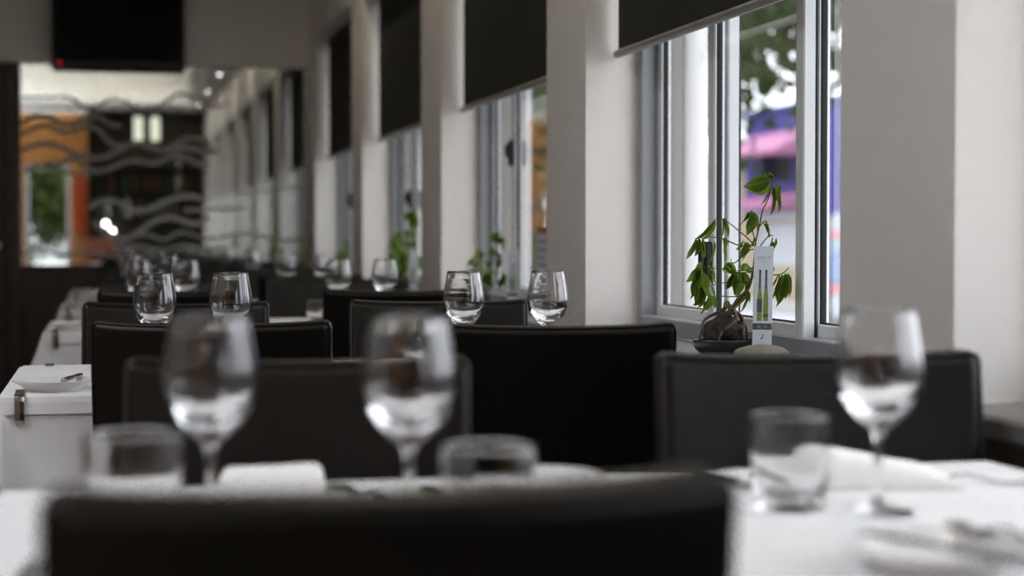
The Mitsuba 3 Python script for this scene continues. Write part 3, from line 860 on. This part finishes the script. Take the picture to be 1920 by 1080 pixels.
# ------------------------------------------------------------------ bonsai on the window ledge (sketch in millimetres: along the ledge, height)
LEAVES = [(112, 366, 48, 351, 0.3), (115, 367, 107, 382, 0.75), (121, 374, 103, 379, 0.5), (105, 356, 96, 320, 0.42), (121, 358, 139, 308, 0.36), (118, 357, 121, 330, 0.45), (135, 365, 143, 335, 0.34), (49, 305, 26, 281, 0.42), (54, 304, 49, 258, 0.42), (57, 302, 67, 269, 0.42), (46, 304, 37, 276, 0.36), (94, 283, 116, 258, 0.34), (98, 277, 121, 255, 0.3), (89, 280, 98, 262, 0.3), (-68, 291, -108, 247, 0.34), (-50, 290, -51, 251, 0.36), (-47, 290, -25, 258, 0.3), (-43, 293, -37, 276, 0.3), (-145, 247, -164, 202, 0.3), (-137, 250, -141, 213, 0.45), (-129, 251, -116, 216, 0.55), (-122, 252, -108, 212, 0.3), (-76, 244, -74, 199, 0.44), (-50, 247, -41, 203, 0.28), (-40, 246, -25, 233, 0.28), (26, 244, 2, 225, 0.42), (35, 239, 26, 203, 0.44), (59, 249, 59, 230, 0.4), (120, 250, 102, 218, 0.34), (125, 249, 116, 212, 0.36), (125, 244, 125, 218, 0.25), (-10, 179, -25, 145, 0.5), (0, 178, 3, 132, 0.55), (13, 177, 23, 135, 0.5), (26, 176, 40, 147, 0.45), (-4, 184, -37, 185, 0.42), (16, 185, 49, 183, 0.42), (6, 183, 26, 190, 0.4), (-10, 173, -17, 145, 0.4), (-116, 193, -149, 173, 0.36), (-124, 184, -158, 154, 0.26), (-132, 177, -143, 121, 0.32), (-116, 177, -108, 112, 0.42), (-121, 177, -134, 138, 0.36), (-99, 188, -79, 165, 0.42), (-96, 165, -66, 152, 0.4), (-116, 143, -96, 118, 0.55), (135, 174, 115, 142, 0.42), (143, 173, 135, 122, 0.42), (154, 174, 145, 112, 0.36), (160, 176, 162, 129, 0.34), (115, 175, 121, 187, 0.35), (-89, 122, -101, 91, 0.5), (-73, 124, -62, 101, 0.42), (-103, 126, -132, 102, 0.3), (-84, 144, -76, 123, 0.35), (29, 130, 13, 103, 0.42), (35, 126, 32, 94, 0.4), (42, 138, 49, 114, 0.36), (-27, 113, -30, 101, 0.5) ]
BRANCHES = [ ([(11, 121), (33, 138), (49, 163), (59, 188), (64, 218), (65, 242), (79, 279), (85, 308), (102, 324), (115, 357), (118, 366)], 3.2, 1.0), ([(49, 163), (75, 168), (108, 172), (141, 174), (169, 188)], 1.6, 0.9), ([(64, 218), (82, 238), (105, 253), (121, 253)], 1.4, 0.8), ([(64, 230), (36, 251), (3, 267), (-37, 287), (-56, 292)], 1.5, 0.8), ([(56, 224), (23, 209), (-10, 196), (-17, 204)], 1.4, 0.8), ([(65, 242), (49, 276), (49, 307)], 1.4, 0.8), ([(79, 273), (89, 284), (105, 275)], 1.0, 0.7), ([(49, 234), (-10, 238), (-37, 246), (-76, 250), (-129, 253)], 1.5, 0.8), ([(52, 180), (16, 175), (-37, 181), (-83, 184), (-122, 188)], 1.4, 0.8), ([(42, 155), (-10, 155), (-63, 149), (-89, 144)], 1.3, 0.8), ([(16, 125), (-23, 123), (-63, 123), (-96, 122)], 1.3, 0.8), ([(33, 138), (35, 126)], 1.2, 0.8), ([(59, 188), (29, 180), (3, 179)], 1.4, 0.8) ]
ROOTS = [ ([(11, 121), (-10, 101), (-37, 90), (-60, 76), (-73, 54), (-76, 27)], 5.5, 2.2), ([(11, 121), (-17, 99), (-33, 86), (-43, 64), (-63, 42), (-68, 25)], 5, 2), ([(6, 119), (-23, 97), (-27, 78), (-43, 51), (-56, 25)], 4.5, 2), ([(11, 121), (-14, 95), (-4, 78), (16, 58), (23, 31)], 4.5, 2.4), ([(-14, 95), (3, 74), (2, 49), (-7, 28)], 3.5, 2), ([(-37, 90), (-70, 72), (-89, 45), (-96, 24)], 3, 1.6) ]


def leaf_mesh():
    tt = np.linspace(0, 1, 9)
    half = np.interp(tt, [0, 0.08, 0.25, 0.45, 0.65, 0.82, 0.93, 1], [0.03, 0.2, 0.42, 0.5, 0.44, 0.25, 0.09, 0.0])
    vs, uv, fs = [], [], []
    for t, h in zip(tt, half):
        for s in (-1, -0.5, 0, 0.5, 1):
            vs.append([t, s * h, 0.14 * abs(s) * h * 2 * 0.5 - 0.16 * t * t + 0.02 * math.sin(9 * t) * abs(s)])
            uv.append([t, s * h])
    for i in range(len(tt) - 1):
        for j in range(4):
            a = i * 5 + j
            fs += [[a, a + 5, a + 6], [a, a + 6, a + 1]]
    return trimesh.Trimesh(np.array(vs), np.array(fs), process=False), np.array(uv)


lm_, luv = leaf_mesh()
PLY_LEAF = mikit.ply(lm_, "leaf", smooth=True, uv=luv)
rk = trimesh.creation.icosphere(subdivisions=4, radius=1.0)
v = rk.vertices.copy()
zz = (v[:, 2] + 1) / 2
rad = np.interp(zz, [0, 0.1, 0.5, 0.8, 1.0], [1.1, 1.12, 1.0, 0.8, 0.45])
v = np.stack([v[:, 0] * rad * 0.046, v[:, 1] * rad * 0.036, 0.016 + zz * 0.078], 1)
nrm = rk.vertices
v += nrm * ((meshkit.fbm(v * 38 + 5, 4, 2) - 0.5) * 0.030)[:, None] * [1, 1, 0.6]
v[:, 2] = np.maximum(v[:, 2], 0.014)
rk.vertices = v
PLY_ROCK = mikit.ply(rk, "rock", smooth=True)
dish = lathe([(0, 0), (0.048, 0), (0.052, 0.002), (0.061, 0.010), (0.0655, 0.021), (0.0660, 0.028), (0.0640, 0.0305), (0.0610, 0.0285), (0.0575, 0.016), (0.05, 0.014), (0, 0.014)], 48)
dish.vertices *= [1.0, 0.72, 1]
PLY_DISH = mikit.ply(dish, "dish_glaze", smooth=45)


def rooted(phi0, wob, r0, seed):
    """A root from the trunk's foot over the rock's flank down into the dish."""
    q = []
    for t in np.linspace(0, 1, 14):
        z = 0.104 - 0.080 * t
        rr_ = np.interp((z - 0.016) / 0.078, [0, 0.1, 0.5, 0.8, 1.0, 1.2], [1.10, 1.10, 1.02, 0.84, 0.45, 0.2])
        th = phi0 * min(1, 0.3 + t * 1.1) + wob * math.sin(5 * t + seed)
        q.append([rr_ * 0.0475 * math.cos(th), rr_ * 0.0385 * math.sin(th), z])
    return tube(spline(q, 26), np.linspace(r0, r0 * 0.5, 26), 7)


ROOT_PLY = [mikit.ply(rooted(math.radians(a), w, r, i), "root_bark", smooth=True) for i, (a, w, r) in
            enumerate([(-95, 0.2, 0.0045), (-25, 0.25, 0.0042), (5, 0.3, 0.0038), (45, 0.25, 0.0045), (80, 0.2, 0.004), (130, 0.3, 0.0045), (190, 0.3, 0.004)])]
BR_PLY = []
for i, (pts, r0, r1) in enumerate(BRANCHES):
    rb = random.Random(i)
    q = [[s / 1000, rb.uniform(-0.004, 0.004) if 0 < j < len(pts) - 1 else 0, z / 1000] for j, (s, z) in enumerate(pts)]
    q = spline(q, 5 * len(q))
    if i == 0:
        q = np.vstack([spline([[-0.030, 0, 0.080], [-0.012, 0.003, 0.100], q[0]], 6)[:-1], q])
        BR_PLY.append(mikit.ply(tube(q, np.interp(np.linspace(0, 1, len(q)), [0, 0.15, 0.4, 1], [0.0060, 0.0042, 0.0018, 0.0009]), 8), "root_bark", smooth=True))
    else:
        BR_PLY.append(mikit.ply(tube(q, np.linspace(r0, r1, len(q)) / 1000, 6), "twig", smooth=True))


def bonsai(x, y, rz, s, label, seed, skip=0.0, fat=1.0):
    k = thing("bonsai", label, "bonsai", "bonsai on the window ledge")
    W = T().translate([x, y, SILL]).rotate([0, 0, 1], rz).scale([s, s, s])
    base = W @ T().translate([-0.041, 0, 0])
    put(k + "__dish", PLY_DISH, base @ T().rotate([0, 0, 1], 60))
    put(k + "__rock", PLY_ROCK, base @ T().rotate([0, 0, 1], 60))
    for m in ROOT_PLY:
        put(k + "__root", m, base @ T().rotate([0, 0, 1], 58))
    put(k + "__trunk", BR_PLY[0], W)
    for m in BR_PLY[1:]:
        put(k + "__branch", m, W)
    rl = random.Random(seed)
    more = []
    for (bs, bz, ts, tz, w) in LEAVES:
        more.append((bs, bz, ts, tz, w))
        if rl.random() < 0.6:
            a, b = rl.uniform(-9, 9), rl.uniform(-7, 7)
            more.append((bs + a * 0.4, bz + b * 0.4, ts + a * 1.6, tz + b, w))
    for (bs, bz, ts, tz, w) in more:
        if rl.random() < skip:
            continue
        b = np.array([bs, rl.uniform(-5, 5), bz]) / 1000
        t = np.array([ts, rl.uniform(-9, 9), tz]) / 1000
        d = t - b
        L = np.linalg.norm(d)
        d = d / L
        n = np.array([0.846, 0.523, 0.15]) + np.array([rl.uniform(-0.4, 0.4), rl.uniform(-0.4, 0.4), rl.uniform(-0.1, 0.3)])
        sd = np.cross(n, d)
        sd /= np.linalg.norm(sd)
        n = np.cross(d, sd)
        M = np.eye(4)
        L *= fat
        M[:3, 0], M[:3, 1], M[:3, 2], M[:3, 3] = d * L, sd * L * w * 1.6 * (1 + (fat - 1) * 0.6), n * L, b
        put(k + "__leaf", PLY_LEAF, W @ T(M))
    return k


bonsai(1.302, 3.545, -71, 1.0, "leafy bonsai on a rock in a black dish beside the wine card, sharply in focus", 11, 0.0, 1.12)
bonsai(1.300, 6.08, -66, 0.70, "small blurred bonsai on the ledge just behind the sharp wine glass, dark card beside it", 12, 0.0, 1.3)
bonsai(1.300, 7.86, -74, 0.96, "taller blurred bonsai in the third window from the camera along the ledge", 13, 0.0, 1.35)
bonsai(1.300, 9.95, -80, 0.62, "tiny blurred bonsai in the last window before the mirror", 14, 0.0, 1.4)

# wine cards standing in pebble holders
peb = trimesh.creation.icosphere(subdivisions=4, radius=1.0)
pv = peb.vertices * [0.055, 0.040, 0.0165]
pv += peb.vertices * ((meshkit.fbm(pv * 20 + 3, 3, 1) - 0.5) * 0.008)[:, None]
pv[:, 2] += 0.0165
pv[:, 2] = np.maximum(pv[:, 2], 0.0)
peb.vertices = pv
PLY_PEB = mikit.ply(peb, "pebble_stone", smooth=True)
CWD, CHT = 0.0385, 0.205
bottle_outline = Polygon([(-4.6, 0), (4.6, 0), (4.9, 4), (5.0, 38), (4.6, 48), (3.0, 60), (1.9, 72), (1.7, 96), (2.1, 97), (2.1, 103), (-2.1, 103), (-2.1, 97), (-1.7, 96), (-1.9, 72), (-3.0, 60), (-4.6, 48), (-5.0, 38), (-4.9, 4)])


def flat(poly, th=0.0004):
    m = extrude(poly, th * 1000)
    m.apply_scale(0.001)
    return yz_to_world(m)


def lettering(text, h, cx, z):
    m = meshkit.text_mesh(text, h, 0.0004)
    c = m.bounds.mean(0)
    m.apply_translation([cx - c[0], z - c[1], 0])
    return yz_to_world(m)


CARD = {"sheet": mikit.ply(cbx(-CWD / 2, CWD / 2, 0.0, 0.0016, 0, CHT, 0.0005), "card_white"),
        "fold": mikit.ply(cbx(CWD / 2 - 0.001, CWD / 2 + 0.0006, 0.0, 0.014, 0, CHT - 0.002, 0.0004), "card_white"),
        "title": mikit.ply(lettering("JANSZ", 0.0062, 0.0, 0.1815), "ink_grey"),
        "subtitle": mikit.ply(lettering("TASMANIA", 0.0024, 0.0, 0.1745), "ink_grey"),
        "band": mikit.ply(flat(sbox(-CWD * 500, 36, CWD * 500, 49)), "ink_dark"),
        "emblem": mikit.ply(flat(unary_union([LineString([(1.6, 26), (0.8, 20), (-0.6, 17.5), (-1.6, 19)]).buffer(0.9), Polygon([(1.0, 27.5), (2.4, 25), (1.2, 22.5), (0.2, 25)])])), "ink_dark"),
        }
for i, cx in enumerate((-6.2, 6.2)):
    b = affinity.translate(bottle_outline, cx, 54)
    CARD[f"printed_bottle_{i}"] = mikit.ply(flat(b), "ink_green")
    CARD[f"printed_neck_{i}"] = mikit.ply(flat(b.intersection(sbox(-40, 54 + 66, 40, 54 + 110)), 0.0007), "ink_dark")
    lab = b.intersection(sbox(-40, 54 + (18 if i == 0 else 8), 40, 54 + (44 if i == 0 else 14)))
    CARD[f"printed_label_{i}"] = mikit.ply(flat(lab, 0.0007), "ink_dark")
    CARD[f"band_text_{i}"] = mikit.ply(flat(unary_union([sbox(cx - 3, 40 + 2 * j, cx + 3, 41 + 2 * j) for j in range(3)]), 0.0007), "ink_grey")


def card(x, y, rz, label, plabel, s=1.0):
    p = thing("card_stone", plabel, "stone", "pebble card holders")
    put(p, PLY_PEB, at(x, y, SILL, rz, s))
    k = thing("wine_card", label, "card", "wine cards on the ledge")
    W = T().translate([x, y, SILL + 0.0275 * s]).rotate([0, 0, 1], rz).rotate([0, 1, 0], 1.0).scale([s, s, s])
    for n, m in CARD.items():
        put(k + "__" + n.rstrip("_01"), m, W)


card(1.284, 3.345, -16, "tall white wine card printed with two green bottles beside the sharp bonsai", "pale flat pebble holding the tall wine card beside the sharp bonsai")
card(1.285, 5.60, -14, "blurred grey wine card beside the small bonsai of the second window", "pebble holding the grey card in the second window", 0.9)
card(1.285, 7.52, -14, "blurred wine card beside the taller bonsai of the third window", "pebble holding the card in the third window", 0.8)

# notice taped to the pane of the second window
k = thing("paper_notice", "pale printed notice with an orange top edge taped to the second window's pane", "notice")
ny0, ny1, nz0, nz1 = 5.53, 5.705, 0.86, 1.052
put(k + "__sheet", mikit.ply(bx(1.394, 1.3955, ny0, ny1, nz0, nz1), "card_white"))
put(k + "__header", mikit.ply(bx(1.3935, 1.3955, ny0, ny1, nz1, nz1 + 0.022), principled((0.45, 0.14, 0.07), 0.6)))
for j in range(6):
    z = nz1 - 0.026 - j * 0.026
    put(k + "__printed_line", mikit.ply(bx(1.3933, 1.394, ny0 + 0.03 + 0.02 * (j % 3), ny1 - 0.02, z - 0.004, z + 0.004), "ink_grey"))

# ------------------------------------------------------------------ the street outside
struct("ground")
put("ground", mikit.ply(bx(-70, 90, -70, 120, -0.5, -0.22), "pavement_stone"))
struct("pavement")
put("pavement", mikit.ply(bx(1.51, 6.0, -30, 80, -0.22, -0.03), "pavement_stone"))
put("pavement__kerb", mikit.ply(cbx(6.0, 6.15, -30, 80, -0.22, -0.03, 0.01), "shop_white"))
struct("road")
put("road", mikit.ply(bx(6.15, 10.3, -30, 80, -0.22, -0.15), "asphalt"))
struct("pavement_001")
put("pavement_001", mikit.ply(bx(10.3, 11.3, -30, 80, -0.22, -0.03), "pavement_stone"))

BXF = 11.3
k = thing("purple_shop", "single storey purple shop with pink awnings across the street", "building")
put(k + "__wall", mikit.ply(bx(BXF, 17, 14.0, 30.3, -0.03, 3.2), "purple_render"))
put(k + "__parapet", mikit.ply(bx(BXF - 0.06, 17.06, 13.94, 30.36, 3.2, 3.3), "purple_render"))
for (y0, y1, z0, z1) in ((27.0, 30.0, 2.42, 2.86), (27.2, 29.6, 1.52, 1.80), (17.0, 21.5, 2.3, 2.7)):
    aw = trimesh.convex.convex_hull(np.array([[BXF - 0.7 * (z == z0), y, z] for y in (y0, y1) for z in (z0, z1)] + [[BXF - 0.7, y, z0 + 0.08] for y in (y0, y1)] + [[BXF + 0.001, y, z0] for y in (y0, y1)]))
    put(k + "__awning", mikit.ply(aw, "pink_panel"))
for (y0, y1, z0, z1) in ((27.4, 29.4, 0.55, 1.28), (22.0, 24.6, 0.3, 2.1), (17.5, 21.0, 0.3, 2.1)):
    w = put(k + "__window", mikit.ply(ring(y0, y1, z0, z1, 0.06, BXF - 0.08, BXF + 0.01), "shop_white"))
    put(w + "__pane", mikit.ply(bx(BXF - 0.06, BXF - 0.052, y0 + 0.06, y1 - 0.06, z0 + 0.06, z1 - 0.06), "shop_white" if z1 < 1.5 else "car_glass"))
put(k + "__ledge", mikit.ply(cbx(BXF - 0.12, BXF, 26.9, 29.7, 1.34, 1.48, 0.01), "shop_white"))
put(k + "__front_panel", mikit.ply(cbx(BXF - 0.05, BXF, 26.2, 30.28, -0.03, 1.34, 0.01), "cream_render"))
put(k + "__sign", mikit.ply(cbx(BXF - 0.55, BXF, 28.1, 28.16, 2.0, 2.42, 0.01), "shop_dark"))
k = thing("cream_house", "cream rendered house next to the purple shop", "building")
put(k + "__wall", mikit.ply(bx(BXF + 0.1, 17, 30.4, 44.0, -0.03, 2.45), "cream_render"))
put(k + "__roof", mikit.ply(trimesh.convex.convex_hull(np.array([[BXF - 0.2, 30.37, 2.45], [17.3, 30.37, 2.45], [BXF - 0.2, 44.3, 2.45], [17.3, 44.3, 2.45], [14.3, 31.5, 3.0], [14.3, 43.0, 3.0]])), "shop_dark"))
for y0 in (31.4, 34.5, 38.0):
    w = put(k + "__window", mikit.ply(ring(y0, y0 + 1.4, 0.9, 2.0, 0.06, BXF + 0.05, BXF + 0.11), "shop_white"))
    put(w + "__pane", mikit.ply(bx(BXF + 0.09, BXF + 0.098, y0 + 0.06, y0 + 1.34, 0.96, 1.94), "car_glass"))

# parked car
k = thing("car", "blue car with a pale roof and red stripes parked across the street", "car")
CX, CY, CGZ = 10.0, 20.0, -0.15


def car_prism(pts, x0, x1, c=0.0):
    m = extrude(Polygon(pts), x1 - x0)
    v = m.vertices.copy()
    m.vertices = np.stack([v[:, 2] + x0, v[:, 0] + CY, v[:, 1] + CGZ], 1)
    m.invert() if m.volume < 0 else None
    return m


put(k + "__body", mikit.ply(car_prism([(-2.0, 0.35), (-1.95, 0.30), (1.9, 0.30), (2.0, 0.40), (2.0, 0.95), (1.9, 1.0), (-0.9, 1.02), (-1.85, 0.90), (-2.0, 0.75)], CX - 0.82, CX + 0.82), "car_blue"))
put(k + "__cabin", mikit.ply(car_prism([(-0.95, 1.0), (1.85, 1.0), (1.6, 1.42), (-0.25, 1.42)], CX - 0.72, CX + 0.72), "car_glass"))
put(k + "__roof", mikit.ply(car_prism([(-0.35, 1.40), (1.68, 1.40), (1.58, 1.50), (-0.20, 1.50)], CX - 0.73, CX + 0.73), "shop_white"))
put(k + "__stripe", mikit.ply(car_prism([(-1.9, 0.46), (1.99, 0.46), (1.99, 0.58), (-1.9, 0.58)], CX - 0.83, CX + 0.83), "car_red"))
put(k + "__stripe", mikit.ply(car_prism([(-0.7, 1.18), (1.79, 1.18), (1.73, 1.28), (-0.55, 1.28)], CX - 0.735, CX + 0.735), "car_red"))
for sx in (-0.72, 0.72):
    for sy in (-1.2, 1.25):
        w = trimesh.creation.cylinder(radius=0.31, height=0.2, sections=24)
        w.apply_transform(trimesh.transformations.rotation_matrix(math.pi / 2, [0, 1, 0]))
        w.apply_translation([CX + sx, CY + sy, CGZ + 0.31])
        wk = put(k + "__wheel", mikit.ply(w, "tyre"))
        h = trimesh.creation.cylinder(radius=0.18, height=0.21, sections=20)
        h.apply_transform(trimesh.transformations.rotation_matrix(math.pi / 2, [0, 1, 0]))
        h.apply_translation([CX + sx, CY + sy, CGZ + 0.31])
        put(wk + "__hub", mikit.ply(h, "shop_white"))


def tree(x, y, h, crown, nleaf, seed, label):
    rg = np.random.default_rng(seed)
    k = thing("street_tree", label, "tree")
    put(k + "__trunk", mikit.ply(tube(spline([[x, y, -0.1], [x + 0.05, y, h * 0.3], [x - 0.03, y + 0.05, h * 0.6], [x, y, h]], 14), np.linspace(0.12, 0.05, 14), 10), "bark", smooth=True))
    cz, rx, rz = crown
    tips = []
    for i in range(26):
        a, e = rg.uniform(0, 6.283), rg.uniform(-0.5, 1.0)
        r = rg.uniform(0.6, 1.0)
        tip = np.array([x + r * rx * math.cos(a) * math.cos(e), y + r * rx * math.sin(a) * math.cos(e), cz + r * rz * math.sin(e)])
        st = np.array([x, y, h * rg.uniform(0.45, 0.95)])
        mid = (st + tip) / 2 + [0, 0, rg.uniform(0.0, 0.3)]
        put(k + "__branch", mikit.ply(tube(spline([st, mid, tip], 8), np.linspace(0.035, 0.008, 8), 6), "bark", smooth=True))
        tips += [tip, (tip + mid) / 2, mid]
    tips = np.array(tips)
    c = tips[rg.integers(0, len(tips), nleaf)] + rg.normal(0, 0.24, (nleaf, 3)) * [1, 1, 0.8]
    L = rg.uniform(0.09, 0.18, nleaf)
    d = rg.normal(0, 1, (nleaf, 3)) + [0, 0, -0.8]
    d /= np.linalg.norm(d, axis=1, keepdims=True)
    s = np.cross(d, rg.normal(0, 1, (nleaf, 3)))
    s /= np.linalg.norm(s, axis=1, keepdims=True)
    n = np.cross(d, s)
    L_ = L[:, None]
    quad = np.stack([c, c + d * L_ * 0.5 + s * L_ * 0.25 + n * L_ * 0.06, c + d * L_, c + d * L_ * 0.5 - s * L_ * 0.25 + n * L_ * 0.06], 1).reshape(-1, 3)
    i = np.arange(nleaf)[:, None] * 4
    f = np.vstack([i + [0, 1, 2], i + [0, 2, 3]])
    key = put(k + "__foliage", mikit.ply(trimesh.Trimesh(quad, f, process=False), "tree_leaf"))
    labels[key] = {"kind": "stuff"}


tree(5.42, 13.1, 4.6, (2.95, 2.2, 2.2), 10500, 1, "dark leafy street tree in front of the purple shop")
tree(4.75, 18.4, 4.2, (2.8, 1.9, 2.1), 9500, 2, "street tree on the near pavement beyond the second window")
tree(5.6, 23.2, 4.2, (2.3, 1.6, 1.9), 11000, 3, "street tree farther along the near pavement")
tree(8.6, 35.0, 4.2, (2.4, 2.0, 2.1), 11000, 4, "street tree on the far side before the cream house")
tree(5.0, 8.2, 4.4, (3.9, 2.2, 1.8), 8000, 6, "street tree on the near pavement outside the second table")
tree(5.0, 3.2, 4.4, (3.8, 2.3, 1.9), 11000, 7, "street tree on the near pavement outside the nearest table")
tree(-1.2, -4.4, 2.2, (1.35, 1.3, 1.35), 14000, 5, "leafy small tree outside the glazed back door")
